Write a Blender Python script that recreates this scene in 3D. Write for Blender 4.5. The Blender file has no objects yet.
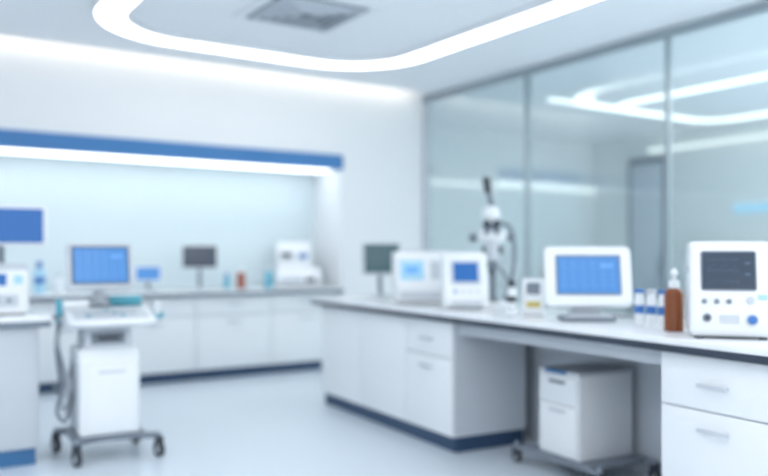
import bpy, bmesh, math
from mathutils import Matrix, Vector, Euler
scene = bpy.context.scene
scene.view_settings.view_transform = 'Standard'

# ------------------------------------------------------------ materials
def lin(c):
    o = []
    for v in c:
        v = v / 255.0
        o.append(v / 12.92 if v <= 0.04045 else ((v + 0.055) / 1.055) ** 2.4)
    return (o[0], o[1], o[2], 1.0)

def pmat(name, col, rough=0.4, metal=0.0, emis=None, es=0.0, var=0.03, scale=6.0, trans=0.0, alpha=None):
    m = bpy.data.materials.new(name)
    m.use_nodes = True
    nt = m.node_tree
    b = nt.nodes['Principled BSDF']
    c = lin(col)
    n = nt.nodes.new('ShaderNodeTexNoise')
    n.inputs['Scale'].default_value = scale
    tc = nt.nodes.new('ShaderNodeTexCoord')
    nt.links.new(tc.outputs['Object'], n.inputs['Vector'])
    mix = nt.nodes.new('ShaderNodeMix')
    mix.data_type = 'RGBA'
    mix.inputs[6].default_value = tuple(x * (1 - var) for x in c[:3]) + (1,)
    mix.inputs[7].default_value = tuple(min(1, x * (1 + var)) for x in c[:3]) + (1,)
    nt.links.new(n.outputs['Fac'], mix.inputs[0])
    nt.links.new(mix.outputs[2], b.inputs['Base Color'])
    b.inputs['Roughness'].default_value = rough
    b.inputs['Metallic'].default_value = metal
    b.inputs['Transmission Weight'].default_value = trans
    if emis:
        b.inputs['Emission Color'].default_value = lin(emis)
        b.inputs['Emission Strength'].default_value = es
    return m

def emat(name, col, s):
    m = bpy.data.materials.new(name)
    m.use_nodes = True
    nt = m.node_tree
    nt.nodes.clear()
    e = nt.nodes.new('ShaderNodeEmission')
    o = nt.nodes.new('ShaderNodeOutputMaterial')
    e.inputs[0].default_value = lin(col)
    e.inputs[1].default_value = s
    nt.links.new(e.outputs[0], o.inputs[0])
    return m

def glassmat(name, tint, refl):
    m = bpy.data.materials.new(name)
    m.use_nodes = True
    nt = m.node_tree
    nt.nodes.clear()
    t = nt.nodes.new('ShaderNodeBsdfTransparent')
    t.inputs[0].default_value = lin(tint)
    g = nt.nodes.new('ShaderNodeBsdfGlossy')
    g.inputs['Roughness'].default_value = 0.07
    g.inputs['Color'].default_value = (0.95, 0.98, 1, 1)
    f = nt.nodes.new('ShaderNodeFresnel')
    f.inputs[0].default_value = 1.45
    mu = nt.nodes.new('ShaderNodeMath')
    mu.operation = 'MULTIPLY'
    mu.inputs[1].default_value = refl
    x = nt.nodes.new('ShaderNodeMixShader')
    o = nt.nodes.new('ShaderNodeOutputMaterial')
    nt.links.new(f.outputs[0], mu.inputs[0])
    nt.links.new(mu.outputs[0], x.inputs[0])
    nt.links.new(t.outputs[0], x.inputs[1])
    nt.links.new(g.outputs[0], x.inputs[2])
    nt.links.new(x.outputs[0], o.inputs[0])
    return m

WALL = pmat('wall_paint', (238, 241, 244), 0.6, var=0.01, scale=2)
WALL2 = pmat('adjacent_wall_paint', (235, 240, 241), 0.6, var=0.01, scale=2)
CEIL = pmat('ceiling_paint', (245, 247, 250), 0.7, var=0.01, scale=2)
FLOOR = pmat('floor_vinyl', (220, 231, 241), 0.28, var=0.01, scale=0.6)
NICHE = pmat('niche_glass_panel', (218, 232, 237), 0.25, var=0.01)
BLUE = pmat('blue_laminate', (62, 124, 184), 0.4)
KICK = pmat('toe_kick_blue', (48, 74, 106), 0.45)
KICKB = pmat('toe_kick_bright_blue', (58, 112, 160), 0.45)
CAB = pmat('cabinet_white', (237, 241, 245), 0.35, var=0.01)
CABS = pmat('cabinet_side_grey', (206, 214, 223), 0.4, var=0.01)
TOP = pmat('counter_white', (237, 240, 244), 0.18, var=0.01)
EDGE = pmat('counter_edge_dark', (52, 62, 76), 0.35)
EDGEG = pmat('counter_edge_grey', (120, 132, 146), 0.35)
STEEL = pmat('brushed_steel', (178, 186, 194), 0.3, 0.8)
RAIL = pmat('glass_rail', (160, 172, 178), 0.35, 0.3)
WHITE = pmat('device_white', (235, 239, 243), 0.3, var=0.01)
LGREY = pmat('device_light_grey', (198, 205, 213), 0.35)
MGREY = pmat('device_mid_grey', (122, 132, 144), 0.4)
DGREY = pmat('device_dark_grey', (58, 66, 76), 0.4)
SCR_B = pmat('screen_blue', (20, 60, 110), 0.2, emis=(80, 146, 212), es=0.85)
SCR_B2 = pmat('screen_blue_deep', (24, 70, 130), 0.2, emis=(40, 104, 170), es=0.7)
SCR_L = pmat('screen_line', (60, 110, 170), 0.3, emis=(112, 172, 226), es=0.75)
SCR_D = pmat('screen_dark', (46, 58, 74), 0.15, emis=(46, 62, 80), es=0.4)
SCR_DT = pmat('screen_dark_teal', (60, 84, 92), 0.15, emis=(70, 100, 108), es=0.35)
SCR_C = pmat('screen_cyan_pale', (160, 200, 220), 0.3, emis=(130, 190, 225), es=0.2)
TRACE = pmat('trace_grey', (60, 80, 100), 0.4, emis=(76, 104, 136), es=0.35)
AMBER = pmat('amber_glass', (128, 66, 26), 0.12)
RED = pmat('reagent_red', (160, 84, 66), 0.3)
TEAL = pmat('teal_plastic', (84, 168, 188), 0.35)
CYAN = pmat('cyan_liquid', (110, 190, 215), 0.2)
LBLUE = pmat('label_blue', (60, 118, 190), 0.4)
YEL = pmat('label_yellow', (206, 190, 110), 0.4)
RUB = pmat('rubber_grey', (64, 70, 80), 0.7)
GLASS = glassmat('partition_glass', (240, 245, 245), 0.42)
E_RING = emat('led_ring', (255, 253, 248), 5.0)
E_RING_REFL = emat('ring_reflection_glow', (245, 252, 255), 2.4)  # glow for the added strips that imitate the ring's reflection
E_NICHE = emat('led_niche', (244, 250, 255), 3.6)
E_COVE = emat('led_cove', (255, 244, 230), 3.4)
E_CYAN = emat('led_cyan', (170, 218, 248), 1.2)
E_SOFT = emat('glass_streak_glow', (238, 247, 250), 1.4)  # glow for the added lines that imitate streaks in the glass
E_FILL = emat('fill_panel_glow', (252, 252, 254), 7.2)  # glow of the added fill panels, main room
E_FILL2 = emat('fill_panel_glow_bright', (250, 252, 253), 15.0)  # stronger glow of the added fill panels, adjacent room

# ------------------------------------------------------------ mesh builder
class B:
    def __init__(s, name):
        s.name = name
        s.bm = bmesh.new()
        s.mats = []
    def put(s, t, mat, loc=(0, 0, 0), rot=(0, 0, 0)):
        if mat not in s.mats:
            s.mats.append(mat)
        i = s.mats.index(mat)
        bmesh.ops.recalc_face_normals(t, faces=t.faces[:])
        for f in t.faces:
            f.material_index = i
            f.smooth = True
        t.transform(Matrix.Translation(loc) @ Euler(rot).to_matrix().to_4x4())
        me = bpy.data.meshes.new('tmp')
        t.to_mesh(me)
        s.bm.from_mesh(me)
        bpy.data.meshes.remove(me)
        t.free()
        return s
    def box(s, size, loc, mat, bev=0.0, rot=(0, 0, 0)):
        t = bmesh.new()
        bmesh.ops.create_cube(t, size=1)
        t.transform(Matrix.Diagonal((size[0], size[1], size[2], 1)))
        if bev > 0:
            bmesh.ops.bevel(t, geom=t.edges[:], offset=bev, segments=3, affect='EDGES', profile=0.5)
        return s.put(t, mat, loc, rot)
    def bb(s, x0, x1, y0, y1, z0, z1, mat, bev=0.0):
        return s.box((x1 - x0, y1 - y0, z1 - z0), ((x0 + x1) / 2, (y0 + y1) / 2, (z0 + z1) / 2), mat, bev)
    def cyl(s, r, h, loc, mat, rot=(0, 0, 0), r2=None, seg=28, bev=0.0):
        t = bmesh.new()
        bmesh.ops.create_cone(t, cap_ends=True, segments=seg, radius1=r, radius2=(r if r2 is None else r2), depth=h)
        if bev > 0:
            es = [e for e in t.edges if len(e.link_faces) == 2 and any(len(f.verts) > 4 for f in e.link_faces)]
            bmesh.ops.bevel(t, geom=es, offset=bev, segments=2, affect='EDGES', profile=0.5)
        return s.put(t, mat, loc, rot)
    def lathe(s, prof, loc, mat, rot=(0, 0, 0), seg=28):
        t = bmesh.new()
        rings = []
        for r, z in prof:
            rings.append([t.verts.new((max(r, 1e-4) * math.cos(2 * math.pi * k / seg), max(r, 1e-4) * math.sin(2 * math.pi * k / seg), z)) for k in range(seg)])
        for a, b in zip(rings, rings[1:]):
            for k in range(seg):
                t.faces.new((a[k], a[(k + 1) % seg], b[(k + 1) % seg], b[k]))
        t.faces.new(rings[0])
        t.faces.new(rings[-1])
        return s.put(t, mat, loc, rot)
    def prism(s, pts, w, loc, mat, bev=0.0, rot=(0, 0, 0)):
        # profile in YZ extruded along X
        t = bmesh.new()
        a = [t.verts.new((-w / 2, p[0], p[1])) for p in pts]
        b = [t.verts.new((w / 2, p[0], p[1])) for p in pts]
        t.faces.new(a)
        t.faces.new(b)
        n = len(pts)
        for i in range(n):
            t.faces.new((a[i], a[(i + 1) % n], b[(i + 1) % n], b[i]))
        bmesh.ops.recalc_face_normals(t, faces=t.faces[:])
        if bev > 0:
            bmesh.ops.bevel(t, geom=t.edges[:], offset=bev, segments=3, affect='EDGES', profile=0.5)
        return s.put(t, mat, loc, rot)
    def slab(s, w, h, d, rad, loc, mat, rot=(0, 0, 0), bev=0.0):
        # rounded rectangle in XZ, thickness along Y
        t = bmesh.new()
        pts = []
        for cx, cz, a0 in ((w / 2 - rad, h / 2 - rad, 0), (-w / 2 + rad, h / 2 - rad, 90), (-w / 2 + rad, -h / 2 + rad, 180), (w / 2 - rad, -h / 2 + rad, 270)):
            for k in range(6):
                an = math.radians(a0 + 18 * k)
                pts.append((cx + rad * math.cos(an), cz + rad * math.sin(an)))
        a = [t.verts.new((p[0], -d / 2, p[1])) for p in pts]
        b = [t.verts.new((p[0], d / 2, p[1])) for p in pts]
        t.faces.new(a)
        t.faces.new(b)
        n = len(pts)
        for i in range(n):
            t.faces.new((a[i], a[(i + 1) % n], b[(i + 1) % n], b[i]))
        bmesh.ops.recalc_face_normals(t, faces=t.faces[:])
        if bev > 0:
            es = [e for e in t.edges if any(len(f.verts) > 4 for f in e.link_faces)]
            bmesh.ops.bevel(t, geom=es, offset=bev, segments=2, affect='EDGES', profile=0.5)
        return s.put(t, mat, loc, rot)
    def sph(s, r, loc, mat, sc=(1, 1, 1), rot=(0, 0, 0)):
        t = bmesh.new()
        bmesh.ops.create_uvsphere(t, u_segments=24, v_segments=14, radius=r)
        t.transform(Matrix.Diagonal((sc[0], sc[1], sc[2], 1)))
        return s.put(t, mat, loc, rot)
    def tube(s, pts, r, mat, sub=6, seg=12, closed=False):
        P = [Vector(p) for p in pts]
        n = len(P)
        path = []
        rng = n if closed else n - 1
        for i in range(rng):
            if closed:
                p0, p1, p2, p3 = P[(i - 1) % n], P[i], P[(i + 1) % n], P[(i + 2) % n]
            else:
                p0, p1, p2, p3 = P[max(i - 1, 0)], P[i], P[i + 1], P[min(i + 2, n - 1)]
            for k in range(sub):
                u = k / sub
                path.append(0.5 * ((2 * p1) + (-p0 + p2) * u + (2 * p0 - 5 * p1 + 4 * p2 - p3) * u * u + (-p0 + 3 * p1 - 3 * p2 + p3) * u ** 3))
        if not closed:
            path.append(P[-1])
        t = bmesh.new()
        m = len(path)
        rings = []
        up = None
        for i, p in enumerate(path):
            if closed:
                tan = (path[(i + 1) % m] - path[(i - 1) % m]).normalized()
            else:
                tan = (path[min(i + 1, m - 1)] - path[max(i - 1, 0)]).normalized()
            if up is None:
                up = tan.orthogonal().normalized()
            up = (up - tan * up.dot(tan)).normalized()
            sd = tan.cross(up)
            rings.append([t.verts.new(p + r * (math.cos(2 * math.pi * k / seg) * up + math.sin(2 * math.pi * k / seg) * sd)) for k in range(seg)])
        prs = list(zip(rings, rings[1:]))
        if closed:
            prs.append((rings[-1], rings[0]))
        for a, b in prs:
            for k in range(seg):
                t.faces.new((a[k], a[(k + 1) % seg], b[(k + 1) % seg], b[k]))
        if not closed:
            t.faces.new(rings[0])
            t.faces.new(rings[-1])
        return s.put(t, mat)
    def torus(s, R, r, loc, mat, rot=(0, 0, 0)):
        t = bmesh.new()
        A, C = 28, 10
        rings = []
        for i in range(A):
            a = 2 * math.pi * i / A
            rings.append([t.verts.new(((R + r * math.cos(2 * math.pi * k / C)) * math.cos(a), (R + r * math.cos(2 * math.pi * k / C)) * math.sin(a), r * math.sin(2 * math.pi * k / C))) for k in range(C)])
        for i in range(A):
            a, b = rings[i], rings[(i + 1) % A]
            for k in range(C):
                t.faces.new((a[k], a[(k + 1) % C], b[(k + 1) % C], b[k]))
        return s.put(t, mat, loc, rot)
    def band(s, path, half, z0, z1, mat, closed=True):
        # flat strip following a 2-D path
        t = bmesh.new()
        n = len(path)
        L = []
        for i, p in enumerate(path):
            if closed:
                a, b = Vector(path[(i - 1) % n]), Vector(path[(i + 1) % n])
            else:
                a, b = Vector(path[max(i - 1, 0)]), Vector(path[min(i + 1, n - 1)])
            d = (b - a).normalized()
            nn = Vector((-d.y, d.x))
            q = Vector(p)
            o, i2 = q + nn * half[0], q + nn * half[1]
            L.append([t.verts.new((o.x, o.y, z0)), t.verts.new((i2.x, i2.y, z0)), t.verts.new((i2.x, i2.y, z1)), t.verts.new((o.x, o.y, z1))])
        m = n if closed else n - 1
        for i in range(m):
            a, b = L[i], L[(i + 1) % n]
            for k in range(4):
                t.faces.new((a[k], a[(k + 1) % 4], b[(k + 1) % 4], b[k]))
        if not closed:
            t.faces.new(L[0])
            t.faces.new(L[-1])
        return s.put(t, mat)
    def done(s, loc=(0, 0, 0), rz=0.0):
        me = bpy.data.meshes.new(s.name)
        s.bm.to_mesh(me)
        s.bm.free()
        for m in s.mats:
            me.materials.append(m)
        me.set_sharp_from_angle(angle=0.6)
        o = bpy.data.objects.new(s.name, me)
        o.location = loc
        o.rotation_euler = (0, 0, math.radians(rz))
        scene.collection.objects.link(o)
        return o

def rrect(x0, x1, y0, y1, r, k=10):
    pts = []
    for cx, cy, a0 in ((x1 - r, y1 - r, 0), (x0 + r, y1 - r, 90), (x0 + r, y0 + r, 180), (x1 - r, y0 + r, 270)):
        for i in range(k + 1):
            a = math.radians(a0 + 90 * i / k)
            pts.append((cx + r * math.cos(a), cy + r * math.sin(a)))
    return pts

# ------------------------------------------------------------ room shell
H = 3.15
YB = 7.75     # back wall plane
XG = 5.64     # glass partition plane
B('floor').bb(-3, 10.7, -2, 9.7, -0.1, 0, FLOOR).done()
b = B('ceiling')
b.bb(-3, 10.7, -2, 7.58, H, H + 0.16, CEIL)
b.bb(5.5, 10.7, 7.58, 9.7, H, H + 0.16, CEIL)
b.bb(-3, 5.5, 7.50, 8.0, H + 0.16, H + 0.2, CEIL)
b.done()
b = B('wall_back')
b.bb(-3, 4.5, YB, YB + 0.9, 2.23, H + 0.16, WALL)         # above niche
b.bb(4.5, XG, YB, YB + 0.9, 0, H, WALL)                   # right pier
b.bb(4.5, 5.5, YB, YB + 0.9, H, H + 0.16, WALL)
b.bb(-3, 4.5, YB + 0.68, YB + 0.9, 0, 2.23, NICHE)        # niche back
b.done()
B('wall_left').bb(-3.12, -3, -2, 9.7, 0, H, WALL).done()
B('wall_adjacent_room_back').bb(XG, 10.7, 9.5, 9.7, 0, H, WALL2).done()
B('wall_adjacent_room_right').bb(10.5, 10.7, -2, 9.5, 0, H, WALL2).done()
B('wall_adjacent_room_left').bb(XG - 0.001, XG + 0.12, YB + 0.9, 9.5, 0, H, WALL).done()
B('trim_niche_fascia').bb(-3, 4.5, YB - 0.03, YB + 0.05, 2.21, 2.37, BLUE, 0.004).done()
B('niche_light_strip').bb(-3, 4.42, YB + 0.12, YB + 0.40, 2.205, 2.228, E_NICHE).done()
B('cove_light_strip').bb(-2.9, 5.4, 7.582, 7.60, H + 0.03, H + 0.12, E_COVE).done()

# ring light
ring = rrect(1.58, 4.36, -0.8, 6.84, 0.72)
b = B('ring_reflection_strips')
b.band(ring, (-0.11, 0.11), H - 0.035, H - 0.002, E_RING)
b.band(ring, (-0.135, -0.11), H - 0.045, H - 0.001, WHITE)
b.band(ring, (0.11, 0.135), H - 0.045, H - 0.001, WHITE)
b.done()
ring_refl = rrect(7.95, 10.1, 2.0, 7.0, 0.45)  # emissive strips added to stand in for ring-light reflections in the glass
b = B('ring_reflection_strips')
b.band(ring_refl, (-0.05, 0.05), H - 0.03, H - 0.002, E_RING_REFL)
b.bb(6.95, 8.4, 6.95, 7.05, H - 0.029, H - 0.002, E_RING_REFL)
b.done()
B('glass_streak_strip').bb(7.0, 10.45, 9.45, 9.5, 2.31, 2.35, E_SOFT).done()  # added emissive line standing in for the niche light's reflection
B('glass_streak_strip').bb(10.45, 10.5, 2.5, 8.35, 2.88, 2.93, E_SOFT).done()  # added emissive line standing in for a bright streak in the glass
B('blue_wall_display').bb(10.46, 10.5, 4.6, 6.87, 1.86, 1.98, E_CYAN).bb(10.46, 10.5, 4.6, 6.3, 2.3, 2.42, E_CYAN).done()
# out-of-view ceiling panels, added to brighten both rooms
for px, py, pm in ((-1.6, 1.0, E_FILL), (-1.6, 3.4, E_FILL), (0.4, 0.2, E_FILL), (5.0, 0.2, E_FILL),
                   (7.1, 0.6, E_FILL2), (9.3, 0.6, E_FILL2), (7.1, 2.9, E_FILL2), (9.1, 3.6, E_FILL2)):
    b = B('added_fill_panel')
    b.bb(-0.6, 0.6, -0.6, 0.6, -0.012, -0.001, WHITE, 0.002)
    b.bb(-0.56, 0.56, -0.56, 0.56, -0.016, -0.010, pm)
    b.done((px, py, H))

# air vent
b = B('ceiling_air_vent')
b.box((0.88, 0.88, 0.02), (0, 0, -0.01), WHITE, 0.004)
b.box((0.70, 0.70, 0.02), (0, 0, -0.022), MGREY)
for k in range(4):
    s = 0.62 - 0.15 * k
    for sg in (-1, 1):
        b.box((s + 0.05, 0.045, 0.012), (0, sg * s / 2, -0.035), LGREY, 0.002, (sg * 0.5, 0, 0))
        b.box((0.045, s + 0.05, 0.012), (sg * s / 2, 0, -0.035), LGREY, 0.002, (0, -sg * 0.5, 0))
b.done((2.88, 5.5, H), 0)

# glass partition
b = B('window_1')
for y0, y1 in ((5.99, 7.68), (4.30, 5.99), (2.61, 4.30), (0.92, 2.61), (-0.77, 0.92)):
    b.bb(XG - 0.006, XG + 0.006, y0 + 0.01, y1 - 0.01, 0.05, H - 0.07, GLASS)
b.done()
b = B('trim_glass_frame')
b.bb(XG - 0.03, XG + 0.03, -2, YB, H - 0.075, H, RAIL, 0.003)
b.bb(XG - 0.03, XG + 0.03, -2, YB, 0, 0.06, RAIL, 0.003)
b.bb(XG - 0.03, XG + 0.03, 7.68, YB, 0.06, H - 0.075, LGREY, 0.003)
for y in (5.99, 4.30, 2.61, 0.92):
    b.bb(XG - 0.018, XG + 0.018, y - 0.022, y + 0.022, 0.05, H - 0.07, RAIL, 0.002)
for y in (7.60,):
    b.bb(XG - 0.05, XG - 0.02, y - 0.03, y + 0.03, 2.2, 2.3, STEEL, 0.004)
b.done()
# door in adjacent room
b = B('door_1')
b.bb(10.43, 10.498, 8.0, 8.72, 0, 2.8, MGREY, 0.005)
b.bb(10.415, 10.43, 8.06, 8.66, 0.1, 2.7, CABS, 0.003)
b.cyl(0.015, 0.3, (10.39, 8.1, 1.1), STEEL)
b.done()
b = B('storage_cabinet')
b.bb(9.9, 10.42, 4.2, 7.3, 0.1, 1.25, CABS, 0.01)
b.bb(9.95, 10.42, 4.25, 7.25, 0.0, 0.1, KICK)
for k in range(5):
    b.bb(9.885, 9.9, 4.22 + 0.615 * k, 4.22 + 0.615 * k + 0.6, 0.12, 1.22, CAB, 0.004)
    b.box((0.02, 0.15, 0.02), (9.875, 4.5 + 0.615 * k, 1.1), STEEL)
b.done()

# ------------------------------------------------------------ back counter
b = B('back_lab_counter')
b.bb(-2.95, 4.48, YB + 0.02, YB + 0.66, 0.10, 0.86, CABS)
b.bb(-2.95, 4.48, YB + 0.04, YB + 0.66, 0, 0.10, KICK)
b.bb(-2.98, 4.49, YB - 0.05, YB + 0.67, 0.865, 0.90, TOP, 0.004)
b.bb(-2.98, 4.49, YB - 0.053, YB + 0.02, 0.845, 0.882, EDGEG, 0.003)
x = -2.93
while x < 4.4:
    b.bb(x + 0.004, x + 0.82 - 0.004, YB, YB + 0.02, 0.105, 0.64, CAB, 0.003)
    b.bb(x + 0.004, x + 0.82 - 0.004, YB, YB + 0.02, 0.65, 0.84, CAB, 0.003)
    b.box((0.14, 0.02, 0.014), (x + 0.41, YB - 0.018, 0.76), LGREY, 0.003)
    b.box((0.14, 0.02, 0.014), (x + 0.41, YB - 0.018, 0.58), LGREY, 0.003)
    x += 0.82
b.done()

# ------------------------------------------------------------ island
b = B('lab_island_counter')
def lb(t0, t1, w0, w1, z0, z1, mat, bev=0.0):
    b.bb(w0, w1, -t1, -t0, z0, z1, mat, bev)
lb(0, 5.6, 0.0, 0.86, 0.872, 0.90, TOP, 0.004)
lb(0.004, 5.596, 0.004, 0.856, 0.838, 0.874, EDGE, 0.004)
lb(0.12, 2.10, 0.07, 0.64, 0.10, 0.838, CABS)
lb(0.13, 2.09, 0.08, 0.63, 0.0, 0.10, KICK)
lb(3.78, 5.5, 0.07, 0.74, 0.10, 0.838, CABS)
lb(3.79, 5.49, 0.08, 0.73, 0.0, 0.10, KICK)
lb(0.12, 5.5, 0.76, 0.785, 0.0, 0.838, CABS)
lb(2.10, 3.78, 0.10, 0.13, 0.76, 0.838, LGREY)
def front(t0, t1, z0, z1, hz=None):
    lb(t0 + 0.003, t1 - 0.003, 0.048, 0.07, z0 + 0.003, z1 - 0.003, CAB, 0.003)
    if hz:
        tm = (t0 + t1) / 2
        lb(tm - 0.075, tm + 0.075, 0.018, 0.028, hz - 0.008, hz + 0.008, LGREY, 0.003)
        for q in (-0.06, 0.06):
            lb(tm + q - 0.005, tm + q + 0.005, 0.025, 0.05, hz - 0.005, hz + 0.005, LGREY)
front(0.12, 0.82, 0.10, 0.835)
front(0.82, 1.52, 0.10, 0.835)
front(1.52, 2.10, 0.60, 0.835, 0.71)
front(1.52, 2.10, 0.10, 0.60, 0.53)
for t0, t1 in ((3.78, 4.36), (4.36, 4.94), (4.94, 5.5)):
    front(t0, t1, 0.60, 0.835, 0.71)
    front(t0, t1, 0.10, 0.60, 0.52)
b.done((3.24, 6.12, 0), -4.0)

# ------------------------------------------------------------ helpers for equipment
def caster(b, x, y, r=0.045, ang=0.0):
    b.cyl(r, 0.03, (x, y, r), RUB, (0, math.pi / 2, ang), bev=0.006)
    b.cyl(r * 0.55, 0.034, (x, y, r), LGREY, (0, math.pi / 2, ang))
    b.box((0.05, 0.05, 0.03), (x, y, 2 * r + 0.012), DGREY, 0.008)
    b.box((0.006, 0.03, 0.06), (x - 0.022, y, r + 0.025), DGREY)
    b.box((0.006, 0.03, 0.06), (x + 0.022, y, r + 0.025), DGREY)
    b.cyl(0.012, 0.05, (x, y, 2 * r + 0.03), STEEL)

def onplane(p0, p1, f):
    a = math.atan2(p1[0] - p0[0], p1[1] - p0[1])
    return (p0[0] + (p1[0] - p0[0]) * f, p0[1] + (p1[1] - p0[1]) * f, a)

def ui(b, w, h, c, a, mat, off=0.004, kind=0):
    # small on-screen graphics lying on the screen plane
    ny, nz = -math.cos(a), math.sin(a)
    def q(dx, dz, sw, sh):
        y = c[1] + dz * math.sin(a) + ny * off
        z = c[2] + dz * math.cos(a) + nz * off
        b.box((sw, 0.001, sh), (c[0] + dx, y, z), mat, 0, (-a, 0, 0))
    if kind == 1:
        for k in range(3):
            q(-w * 0.1, h * (0.3 - 0.3 * k), w * 0.6, h * 0.012)
        for k in range(7):
            q(w * (-0.36 + 0.08 * k), h * (0.1 + 0.06 * math.sin(k * 2.1)), w * 0.03, h * 0.02)
        q(w * 0.36, h * 0.2, w * 0.1, h * 0.06)
        q(w * 0.36, -h * 0.1, w * 0.1, h * 0.06)
    else:
        for k in range(5):
            q(0, h * (0.32 - 0.15 * k), w * 0.86, h * 0.008)
        for k in range(6):
            q(w * (-0.4 + 0.16 * k), 0, w * 0.005, h * 0.8)
        q(w * 0.3, h * 0.25, w * 0.2, h * 0.06)

def monitor(name, w, h, zc, loc, rz, bezel, scr, tilt=0.15, line=None, base=(0.22, 0.16), rim=0.018, th=0.03, kind=0):
    b = B(name)
    b.slab(w, h, th, 0.015, (0, 0, zc), bezel, (-tilt, 0, 0), 0.005)
    ny, nz = -math.cos(tilt), math.sin(tilt)
    o = th / 2 + 0.0005
    b.slab(w - 2 * rim, h - 2 * rim, 0.003, 0.004, (0, ny * o, zc + nz * o), scr, (-tilt, 0, 0))
    if line:
        ui(b, w - 2 * rim, h - 2 * rim, (0, ny * o, zc + nz * o), tilt, line, 0.0022, kind)
    b.box((w * 0.5, 0.03, h * 0.5), (0, 0.02, zc), bezel, 0.01, (-tilt, 0, 0))
    b.tube([(0, 0.03, zc - 0.02), (0, 0.06, zc - h * 0.45), (0, 0.05, 0.08), (0, 0.02, 0.012)], 0.02, MGREY)
    b.slab(base[0], base[1], 0.018, 0.03, (0, 0.02, 0.009), LGREY, (math.pi / 2, 0, 0), 0.004)
    b.done(loc, rz)

CT = 0.90
# island: dark monitor, analyser, console, microscope, ...
monitor('dark_screen_monitor', 0.34, 0.28, 0.33, (3.76, 5.80, CT), -20, LGREY, SCR_DT, 0.12)

b = B('benchtop_analyzer')
pr = [(-0.20, 0.0), (-0.21, 0.13), (-0.10, 0.35), (-0.03, 0.38), (0.20, 0.38), (0.20, 0.0)]
b.prism(pr, 0.42, (0, 0, 0.008), WHITE, 0.018)
y, z, a = onplane(pr[1], pr[2], 0.5)
b.slab(0.18, 0.16, 0.012, 0.012, (-0.08, y, z + 0.008), SCR_C, (-a, 0, 0), 0.002)
b.slab(0.10, 0.06, 0.014, 0.006, (-0.08, y - 0.001, z + 0.009), SCR_L, (-a, 0, 0))
b.slab(0.10, 0.15, 0.010, 0.01, (0.11, y, z + 0.008), LGREY, (-a, 0, 0), 0.002)
b.box((0.34, 0.01, 0.05), (0, -0.208, 0.065), LGREY, 0.003)
b.box((0.30, 0.16, 0.012), (0.02, 0.08, 0.392), LGREY, 0.004)
for sx in (-0.16, 0.16):
    for sy in (-0.15, 0.15):
        b.cyl(0.018, 0.012, (sx, sy, 0.006), RUB)
b.done((3.60, 5.0, CT), -30)

b = B('touchscreen_console')
pr = [(-0.16, 0.0), (-0.175, 0.07), (-0.06, 0.35), (-0.02, 0.375), (0.10, 0.375), (0.16, 0.0)]
b.prism(pr, 0.30, (0, 0, 0.008), WHITE, 0.018)
y, z, a = onplane(pr[1], pr[2], 0.60)
b.slab(0.20, 0.17, 0.012, 0.01, (0.0, y, z + 0.008), LGREY, (-a, 0, 0), 0.002)
b.slab(0.165, 0.135, 0.016, 0.005, (0.0, y, z + 0.008), SCR_B2, (-a, 0, 0))
y2, z2, a = onplane(pr[1], pr[2], 0.14)
for k in range(4):
    b.cyl(0.011, 0.008, (-0.075 + 0.05 * k, y2, z2 + 0.010), LGREY if k else LBLUE, (math.pi / 2 - a, 0, 0))
b.box((0.2, 0.008, 0.03), (0, -0.168, 0.04), LGREY, 0.003)
b.done((3.46, 4.30, CT), -32)

b = B('stereo_microscope')
b.slab(0.24, 0.26, 0.03, 0.05, (0, 0, 0.015), WHITE, (math.pi / 2, 0, 0), 0.006)
b.cyl(0.055, 0.012, (0, -0.03, 0.034), DGREY)
b.cyl(0.022, 0.60, (0, 0.09, 0.32), MGREY, bev=0.003)
b.cyl(0.036, 0.07, (0, 0.09, 0.27), LGREY, bev=0.006)
b.box((0.06, 0.16, 0.07), (0, 0.03, 0.44), LGREY, 0.015)
b.cyl(0.024, 0.15, (0, 0.06, 0.40), DGREY, (0, math.pi / 2, 0), bev=0.004)
b.cyl(0.045, 0.16, (0, -0.04, 0.40), LGREY, bev=0.012)
b.cyl(0.034, 0.06, (0, -0.04, 0.29), MGREY, r2=0.040)
b.cyl(0.022, 0.04, (0, -0.04, 0.245), DGREY)
b.torus(0.045, 0.010, (0, -0.04, 0.275), MGREY)
b.box((0.19, 0.11, 0.08), (0, -0.03, 0.50), WHITE, 0.025)
for sx in (-0.035, 0.035):
    b.cyl(0.022, 0.12, (sx, -0.11, 0.55), MGREY, (math.radians(55), 0, 0), bev=0.004)
    b.cyl(0.026, 0.03, (sx, -0.155, 0.582), DGREY, (math.radians(55), 0, 0), bev=0.004)
for sx in (-0.135, 0.135):
    b.cyl(0.030, 0.06, (sx, -0.02, 0.49), MGREY, (0, math.pi / 2, 0), bev=0.005)
b.sph(0.066, (-0.01, 0.06, 0.66), WHITE, (1, 1, 0.95))
b.tube([(0, 0.06, 0.68), (-0.01, 0.06, 0.75), (-0.035, 0.06, 0.84)], 0.022, MGREY)
b.tube([(-0.03, 0.06, 0.82), (-0.042, 0.06, 0.90)], 0.030, DGREY)
b.sph(0.032, (-0.043, 0.06, 0.905), DGREY)
b.tube([(0.05, 0.07, 0.60), (0.13, 0.08, 0.56), (0.16, 0.08, 0.40), (0.14, 0.06, 0.2), (0.09, 0.06, 0.04)], 0.014, MGREY)
b.tube([(0.09, 0.0, 0.03), (0.13, -0.02, 0.12), (0.09, -0.05, 0.22), (0.05, -0.06, 0.27)], 0.010, MGREY)
b.done((3.82, 4.42, CT), -42)

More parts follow.
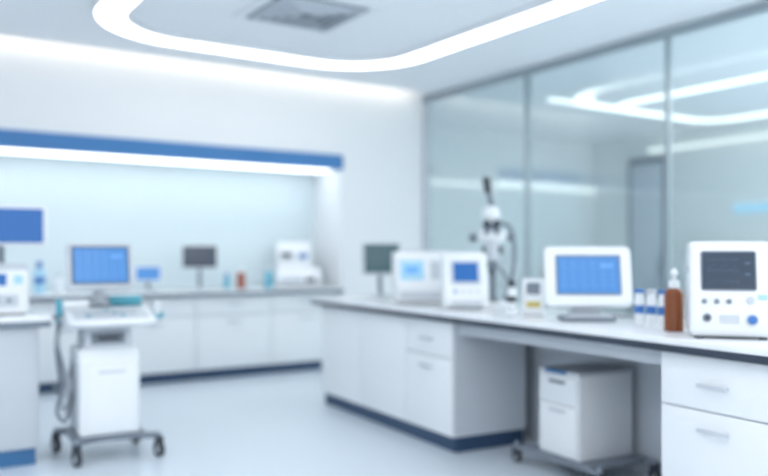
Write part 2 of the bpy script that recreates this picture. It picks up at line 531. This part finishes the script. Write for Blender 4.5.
def bottle(name, r, h, body, cap, loc, label=None, neck=0.45, caph=0.15, pump=False):
    b = B(name)
    hb = h * (1 - caph) * 0.82
    b.lathe([(r * 0.9, 0), (r, 0.006), (r, hb), (r * 0.85, hb + r * 0.4), (r * neck, hb + r * 0.75), (r * neck, h * (1 - caph))], (0, 0, 0), body)
    if label:
        b.cyl(r * 1.015, hb * 0.3, (0, 0, hb * 0.62), label)
    if pump:
        b.cyl(r * neck * 1.25, h * caph * 0.5, (0, 0, h * (1 - caph * 0.9)), cap, bev=0.002)
        b.cyl(r * 0.18, h * caph * 0.6, (0, 0, h * (1 - caph * 0.4)), cap)
        b.lathe([(r * 0.34, 0), (r * 0.40, h * 0.03), (r * 0.25, h * 0.09), (r * 0.08, h * 0.11)], (0, 0, h * 0.93), cap)
    else:
        b.cyl(r * neck * 1.3, h * caph, (0, 0, h * (1 - caph / 2)), cap, bev=0.002)
    b.done(loc)

bottle('dark_reagent_bottle', 0.030, 0.20, WHITE, DGREY, (3.50, 3.86, CT), DGREY, 0.6, 0.2)
b = B('small_meter_box')
b.box((0.13, 0.10, 0.22), (0, 0, 0.112), WHITE, 0.01)
b.slab(0.08, 0.07, 0.004, 0.006, (0, -0.051, 0.165), MGREY)
b.slab(0.085, 0.035, 0.004, 0.006, (0, -0.051, 0.07), YEL)
b.box((0.12, 0.09, 0.006), (0, 0, 0.003), RUB)
b.done((3.38, 3.54, CT), -42)

# tablet style monitor
b = B('tablet_monitor')
tl = 0.22
b.slab(0.47, 0.335, 0.045, 0.03, (0, 0, 0.245), WHITE, (-tl, 0, 0), 0.012)
ny, nz = -math.cos(tl), math.sin(tl)
b.slab(0.355, 0.225, 0.004, 0.008, (0, ny * 0.0225, 0.25 + nz * 0.0225), MGREY, (-tl, 0, 0))
b.slab(0.335, 0.205, 0.006, 0.004, (0, ny * 0.0235, 0.25 + nz * 0.0235), SCR_B, (-tl, 0, 0))
ui(b, 0.335, 0.205, (0, ny * 0.0235, 0.25 + nz * 0.0235), tl, SCR_L, 0.0035, 2)
b.prism([(0.01, 0.02), (0.02, 0.24), (0.07, 0.22), (0.13, 0.02)], 0.16, (0, 0, 0), LGREY, 0.01)
b.slab(0.30, 0.22, 0.022, 0.04, (0, 0.03, 0.012), MGREY, (math.pi / 2, 0, 0), 0.006)
b.slab(0.26, 0.18, 0.012, 0.03, (0, 0.03, 0.028), LGREY, (math.pi / 2, 0, 0), 0.004)
b.tube([(0.1, 0.14, 0.02), (0.2, 0.2, 0.012), (0.30, 0.16, 0.010)], 0.006, MGREY)
b.done((3.36, 3.09, CT), -37)

for i, (bx, by) in enumerate(((3.35, 2.73), (3.355, 2.66), (3.35, 2.585))):
    bottle('sample_bottle', 0.024, 0.19, WHITE, LBLUE if i != 1 else LGREY, (bx, by, CT), LBLUE, 0.8, 0.1)
bottle('amber_pump_bottle', 0.046, 0.29, AMBER, WHITE, (3.27, 2.46, CT), None, 0.45, 0.26, True)

b = B('patient_monitor_device')
pr = [(-0.15, 0.0), (-0.165, 0.05), (-0.10, 0.385), (-0.05, 0.415), (0.13, 0.415), (0.15, 0.0)]
b.prism(pr, 0.335, (0, 0, 0.012), WHITE, 0.022)
y, z, a = onplane(pr[1], pr[2], 0.70)
b.slab(0.225, 0.175, 0.012, 0.012, (-0.01, y, z + 0.012), MGREY, (-a, 0, 0), 0.002)
b.slab(0.212, 0.162, 0.016, 0.004, (-0.01, y, z + 0.012), SCR_D, (-a, 0, 0))
ui(b, 0.212, 0.162, (-0.01, y, z + 0.012), a, TRACE, 0.009, 1)
def knob(x, f, r, mat, h=0.014):
    yy, zz, aa = onplane(pr[1], pr[2], f)
    b.cyl(r, h, (x, yy - 0.004, zz + 0.014), mat, (math.pi / 2 - aa, 0, 0), bev=0.002)
for x in (-0.11, -0.06, -0.01):
    knob(x, 0.30, 0.011, MGREY)
knob(0.075, 0.32, 0.016, LGREY)
knob(0.08, 0.07, 0.026, LGREY, 0.012)
knob(0.08, 0.07, 0.019, LBLUE, 0.024)
knob(-0.10, 0.09, 0.018, MGREY)
knob(-0.10, 0.09, 0.009, DGREY, 0.024)
yy, zz, aa = onplane(pr[1], pr[2], 0.08)
b.slab(0.08, 0.035, 0.010, 0.006, (-0.01, yy, zz + 0.013), LGREY, (-aa, 0, 0))
yy, zz, aa = onplane(pr[1], pr[2], 0.36)
b.slab(0.04, 0.02, 0.010, 0.004, (0.125, yy, zz + 0.013), SCR_C, (-aa, 0, 0))
for sx in (-0.13, 0.13):
    for sy in (-0.11, 0.11):
        b.cyl(0.018, 0.016, (sx, sy, 0.008), RUB)
for sx in (-0.169, 0.169):
    b.box((0.012, 0.14, 0.03), (sx, 0.02, 0.30), LGREY, 0.005)
b.done((3.26, 2.17, CT), -50)

# ------------------------------------------------------------ pedestal on dolly
b = B('mobile_drawer_pedestal')
b.box((0.41, 0.33, 0.47), (0, 0, 0.355), CAB, 0.006)
b.box((0.42, 0.34, 0.02), (0, 0, 0.60), LGREY, 0.006)
b.box((0.014, 0.31, 0.15), (-0.209, 0, 0.50), WHITE, 0.004)
b.box((0.014, 0.31, 0.28), (-0.209, 0, 0.275), WHITE, 0.004)
b.box((0.012, 0.13, 0.018), (-0.218, 0, 0.545), MGREY, 0.003)
b.box((0.012, 0.13, 0.014), (-0.218, 0, 0.38), LGREY, 0.003)
b.box((0.02, 0.17, 0.022), (-0.205, 0.02, 0.600), KICKB, 0.003)
b.box((0.44, 0.54, 0.03), (0, 0.0, 0.108), MGREY, 0.008)
for sx in (-0.21, 0.20):
    b.box((0.05, 0.74, 0.028), (sx, 0.02, 0.100), MGREY, 0.01)
    for sy in (-0.33, 0.37):
        caster(b, sx, sy, 0.038)
b.done((3.53, 3.26, 0), -4)

# ------------------------------------------------------------ back counter equipment
YC = 8.05
monitor('desktop_monitor', 0.37, 0.25, 0.34, (2.96, YC, CT), -18, WHITE, SCR_D, 0.1, base=(0.24, 0.17), rim=0.012)
monitor('small_blue_display', 0.27, 0.17, 0.17, (2.42, YC, CT), -15, WHITE, SCR_B, 0.2, base=(0.18, 0.12))
bottle('spray_bottle', 0.05, 0.30, SCR_C, LBLUE, (1.40, YC, CT), LBLUE, 0.4, 0.2)
bottle('white_flask', 0.045, 0.18, WHITE, LGREY, (1.58, YC + 0.05, CT), None, 0.4, 0.2)
bottle('red_reagent_bottle', 0.045, 0.22, RED, WHITE, (3.42, YC, CT), None, 0.5, 0.2)
bottle('cyan_bottle', 0.04, 0.24, CYAN, WHITE, (3.72, YC - 0.05, CT), None, 0.5, 0.2)
bottle('cyan_bottle', 0.032, 0.16, CYAN, LBLUE, (3.30, YC + 0.1, CT), None, 0.5, 0.2)
b = B('sample_tray')
b.slab(0.34, 0.2, 0.03, 0.03, (0, 0, 0.015), LGREY, (math.pi / 2, 0, 0), 0.006)
for k in range(5):
    b.cyl(0.018, 0.06, (-0.12 + 0.06 * k, 0, 0.06), WHITE if k % 2 else TEAL, bev=0.003)
b.done((2.02, YC, CT), 0)
b = B('immunoassay_analyzer')
# lower wide body, narrower slanted rounded head
b.prism([(-0.24, 0.0), (-0.25, 0.12), (-0.16, 0.20), (0.18, 0.22), (0.2, 0.0)], 0.50, (0.02, 0, 0.008), WHITE, 0.03)
pr = [(-0.17, 0.15), (-0.04, 0.45), (0.01, 0.50), (0.14, 0.50), (0.18, 0.42), (0.19, 0.15)]
b.prism(pr, 0.40, (-0.03, 0, 0.008), WHITE, 0.04)
y, z, a = onplane(pr[0], pr[1], 0.62)
b.slab(0.12, 0.10, 0.012, 0.012, (0.07, y, z + 0.008), LGREY, (-a, 0, 0))
b.slab(0.09, 0.045, 0.016, 0.008, (0.07, y, z + 0.008), SCR_B2, (-a, 0, 0))
b.slab(0.15, 0.10, 0.012, 0.012, (-0.11, y, z + 0.008), LGREY, (-a, 0, 0))
b.slab(0.11, 0.045, 0.018, 0.005, (-0.11, y, z + 0.02), DGREY, (-a, 0, 0))
b.slab(0.24, 0.06, 0.012, 0.01, (-0.06, -0.246, 0.08), LGREY)
b.slab(0.11, 0.05, 0.014, 0.01, (0.15, -0.246, 0.085), SCR_D)
b.done((4.10, YC + 0.03, CT), -26)

# ------------------------------------------------------------ left bench
b = B('side_lab_bench')
b.bb(-1.45, 0.90, 5.20, 5.98, 0.10, 0.85, CABS)
b.bb(-1.45, 0.885, 5.21, 5.97, 0, 0.10, KICKB)
b.bb(-1.5, 0.965, 5.14, 6.03, 0.865, 0.90, TOP, 0.006)
b.bb(-1.497, 0.960, 5.143, 6.027, 0.83, 0.868, EDGEG, 0.004)
for x0, x1 in ((-1.4, -0.64), (-0.63, 0.13), (0.14, 0.89)):
    b.bb(x0, x1, 5.182, 5.2, 0.11, 0.84, LGREY, 0.003)
b.done()
b = B('centrifuge_box')
b.box((0.36, 0.32, 0.27), (0, 0, 0.142), WHITE, 0.02)
b.box((0.34, 0.30, 0.04), (0, 0.0, 0.29), LGREY, 0.015)
b.slab(0.15, 0.07, 0.008, 0.008, (-0.02, -0.162, 0.215), SCR_B2)
b.slab(0.05, 0.05, 0.008, 0.008, (0.12, -0.162, 0.215), SCR_C)
b.slab(0.24, 0.07, 0.008, 0.008, (0, -0.162, 0.09), LGREY)
for k in range(3):
    b.cyl(0.014, 0.014, (-0.07 + 0.07 * k, -0.168, 0.09), MGREY, (math.pi / 2, 0, 0))
for sx in (-0.14, 0.14):
    for sy in (-0.12, 0.12):
        b.cyl(0.018, 0.012, (sx, sy, 0.006), RUB)
b.done((0.70, 5.44, CT), -8)
monitor('wide_blue_monitor', 0.56, 0.27, 0.56, (0.78, 5.86, CT), -10, WHITE, SCR_B2, 0.0, base=(0.26, 0.18), rim=0.020)

# ------------------------------------------------------------ monitor cart
b = B('medical_monitor_cart')
for (cx, cy) in ((-0.20, -0.22), (0.29, -0.20), (-0.26, 0.22), (0.24, 0.24)):
    caster(b, cx, cy, 0.052, 0.3)
b.tube([(-0.21, -0.22, 0.135), (-0.1, -0.15, 0.14), (0.1, -0.15, 0.14), (0.30, -0.20, 0.135)], 0.022, MGREY)
b.tube([(-0.27, 0.22, 0.135), (-0.1, 0.16, 0.14), (0.1, 0.16, 0.14), (0.25, 0.24, 0.135)], 0.022, MGREY)
b.box((0.44, 0.42, 0.03), (0, 0.02, 0.145), MGREY, 0.01)
b.prism([(-0.19, 0.16), (-0.19, 0.62), (-0.15, 0.69), (0.19, 0.69), (0.21, 0.16)], 0.36, (0, 0.01, 0), WHITE, 0.02)
b.box((0.28, 0.008, 0.40), (0.01, -0.182, 0.38), CAB, 0.003)
b.box((0.16, 0.012, 0.012), (0.01, -0.187, 0.55), LGREY, 0.003)
b.box((0.005, 0.30, 0.42), (-0.182, 0.02, 0.40), LGREY, 0.002)
b.prism([(-0.15, 0.68), (-0.12, 0.82), (0.16, 0.82), (0.17, 0.68)], 0.28, (0, 0.02, 0), LGREY, 0.015)
b.box((0.20, 0.02, 0.07), (0.0, -0.118, 0.75), MGREY, 0.005, (-0.2, 0, 0))
b.box((0.13, 0.02, 0.025), (0.0, -0.13, 0.75), DGREY, 0.003, (-0.2, 0, 0))
# console deck
b.prism([(-0.25, 0.83), (-0.26, 0.87), (-0.02, 0.93), (0.24, 0.93), (0.24, 0.81), (-0.1, 0.81)], 0.52, (0.01, 0.0, 0), WHITE, 0.02)
y, z, a = onplane((-0.26, 0.87), (-0.02, 0.93), 0.5)
b.box((0.44, 0.17, 0.008), (0.01, y, z + 0.004), LGREY, 0.003, (math.atan2(0.06, 0.24), 0, 0))
for r_ in range(3):
    for c_ in range(8):
        yy = -0.20 + r_ * 0.05
        b.box((0.028, 0.028, 0.008), (-0.13 + c_ * 0.04, yy, 0.897 + (yy + 0.20) * 0.25), TEAL if (r_ + c_) % 5 == 0 else LGREY, 0.003, (0.245, 0, 0))
b.tube([(-0.24, -0.23, 0.86), (-0.19, -0.29, 0.855), (0.0, -0.305, 0.855), (0.21, -0.29, 0.855), (0.26, -0.23, 0.86)], 0.014, WHITE)
b.cyl(0.035, 0.20, (0.15, 0.13, 0.965), TEAL, (0, math.pi / 2, 0), bev=0.004)
b.cyl(0.03, 0.16, (-0.18, 0.0, 0.955), WHITE, (0, math.pi / 2, 0.2), bev=0.004)
b.torus(0.040, 0.012, (0.305, -0.06, 0.88), TEAL, (0.3, 0, 0))
b.torus(0.036, 0.010, (0.305, 0.06, 0.88), LGREY, (0.2, 0, 0))
b.box((0.05, 0.18, 0.03), (0.275, 0.0, 0.87), LGREY, 0.01)
b.cyl(0.020, 0.13, (0.31, -0.06, 0.90), WHITE, (0.2, 0.1, 0), bev=0.005)
b.torus(0.034, 0.010, (-0.27, -0.04, 0.89), MGREY, (0.2, 0, 0))
b.box((0.04, 0.18, 0.03), (-0.255, 0.0, 0.87), LGREY, 0.01)
b.cyl(0.018, 0.15, (-0.275, -0.04, 0.92), TEAL, (0.1, -0.05, 0), bev=0.005)
for k, (dx, dz) in enumerate(((0, 0), (0.03, 0.06), (-0.01, 0.14))):
    b.tube([(-0.27, -0.04 + 0.03 * k, 0.86), (-0.285 - 0.005 * k, -0.06, 0.72), (-0.25 + dx, -0.08 + 0.05 * k, 0.50 - dz * 0.4), (-0.29 + dx, -0.06 + 0.04 * k, 0.32 + dz), (-0.24, -0.02 + 0.04 * k, 0.24 + dz), (-0.20, 0.03 + 0.03 * k, 0.34 + dz), (-0.18, 0.08, 0.44 + dz)], 0.011, MGREY if k != 1 else LGREY)
# monitor on arm
b.cyl(0.03, 0.14, (-0.02, 0.10, 0.99), LGREY, bev=0.004)
b.box((0.14, 0.10, 0.02), (-0.02, 0.09, 0.94), MGREY, 0.006)
b.box((0.09, 0.08, 0.09), (-0.02, 0.06, 1.09), MGREY, 0.015)
tl = 0.2
b.slab(0.40, 0.30, 0.05, 0.025, (-0.03, 0.0, 1.19), LGREY, (-tl, 0, 0.0), 0.010)
ny, nz = -math.cos(tl), math.sin(tl)
b.slab(0.345, 0.24, 0.004, 0.006, (-0.03, ny * 0.025, 1.195 + nz * 0.025), DGREY, (-tl, 0, 0))
b.slab(0.325, 0.22, 0.006, 0.004, (-0.03, ny * 0.026, 1.195 + nz * 0.026), SCR_B, (-tl, 0, 0))
ui(b, 0.325, 0.22, (-0.03, ny * 0.026, 1.195 + nz * 0.026), tl, SCR_L, 0.0035, 2)
b.done((1.29, 5.20, 0), -4)

# ------------------------------------------------------------ lighting
w = bpy.data.worlds.new('World')
scene.world = w
w.use_nodes = True
w.node_tree.nodes['Background'].inputs[0].default_value = (0.93, 0.965, 1.0, 1)
w.node_tree.nodes['Background'].inputs[1].default_value = 1.6

# ------------------------------------------------------------ camera
cd = bpy.data.cameras.new('camera')
cam = bpy.data.objects.new('camera', cd)
scene.collection.objects.link(cam)
cam.location = (0, 0, 1.27)
cam.rotation_euler = (math.radians(90), 0, math.radians(-33.14))
cd.sensor_width = 36
cd.lens = 36 * 801 / 768
cd.shift_y = 16 / 768
cd.clip_start = 0.05
cd.dof.use_dof = True
cd.dof.focus_distance = 2.6
cd.dof.aperture_fstop = 0.85
scene.camera = cam
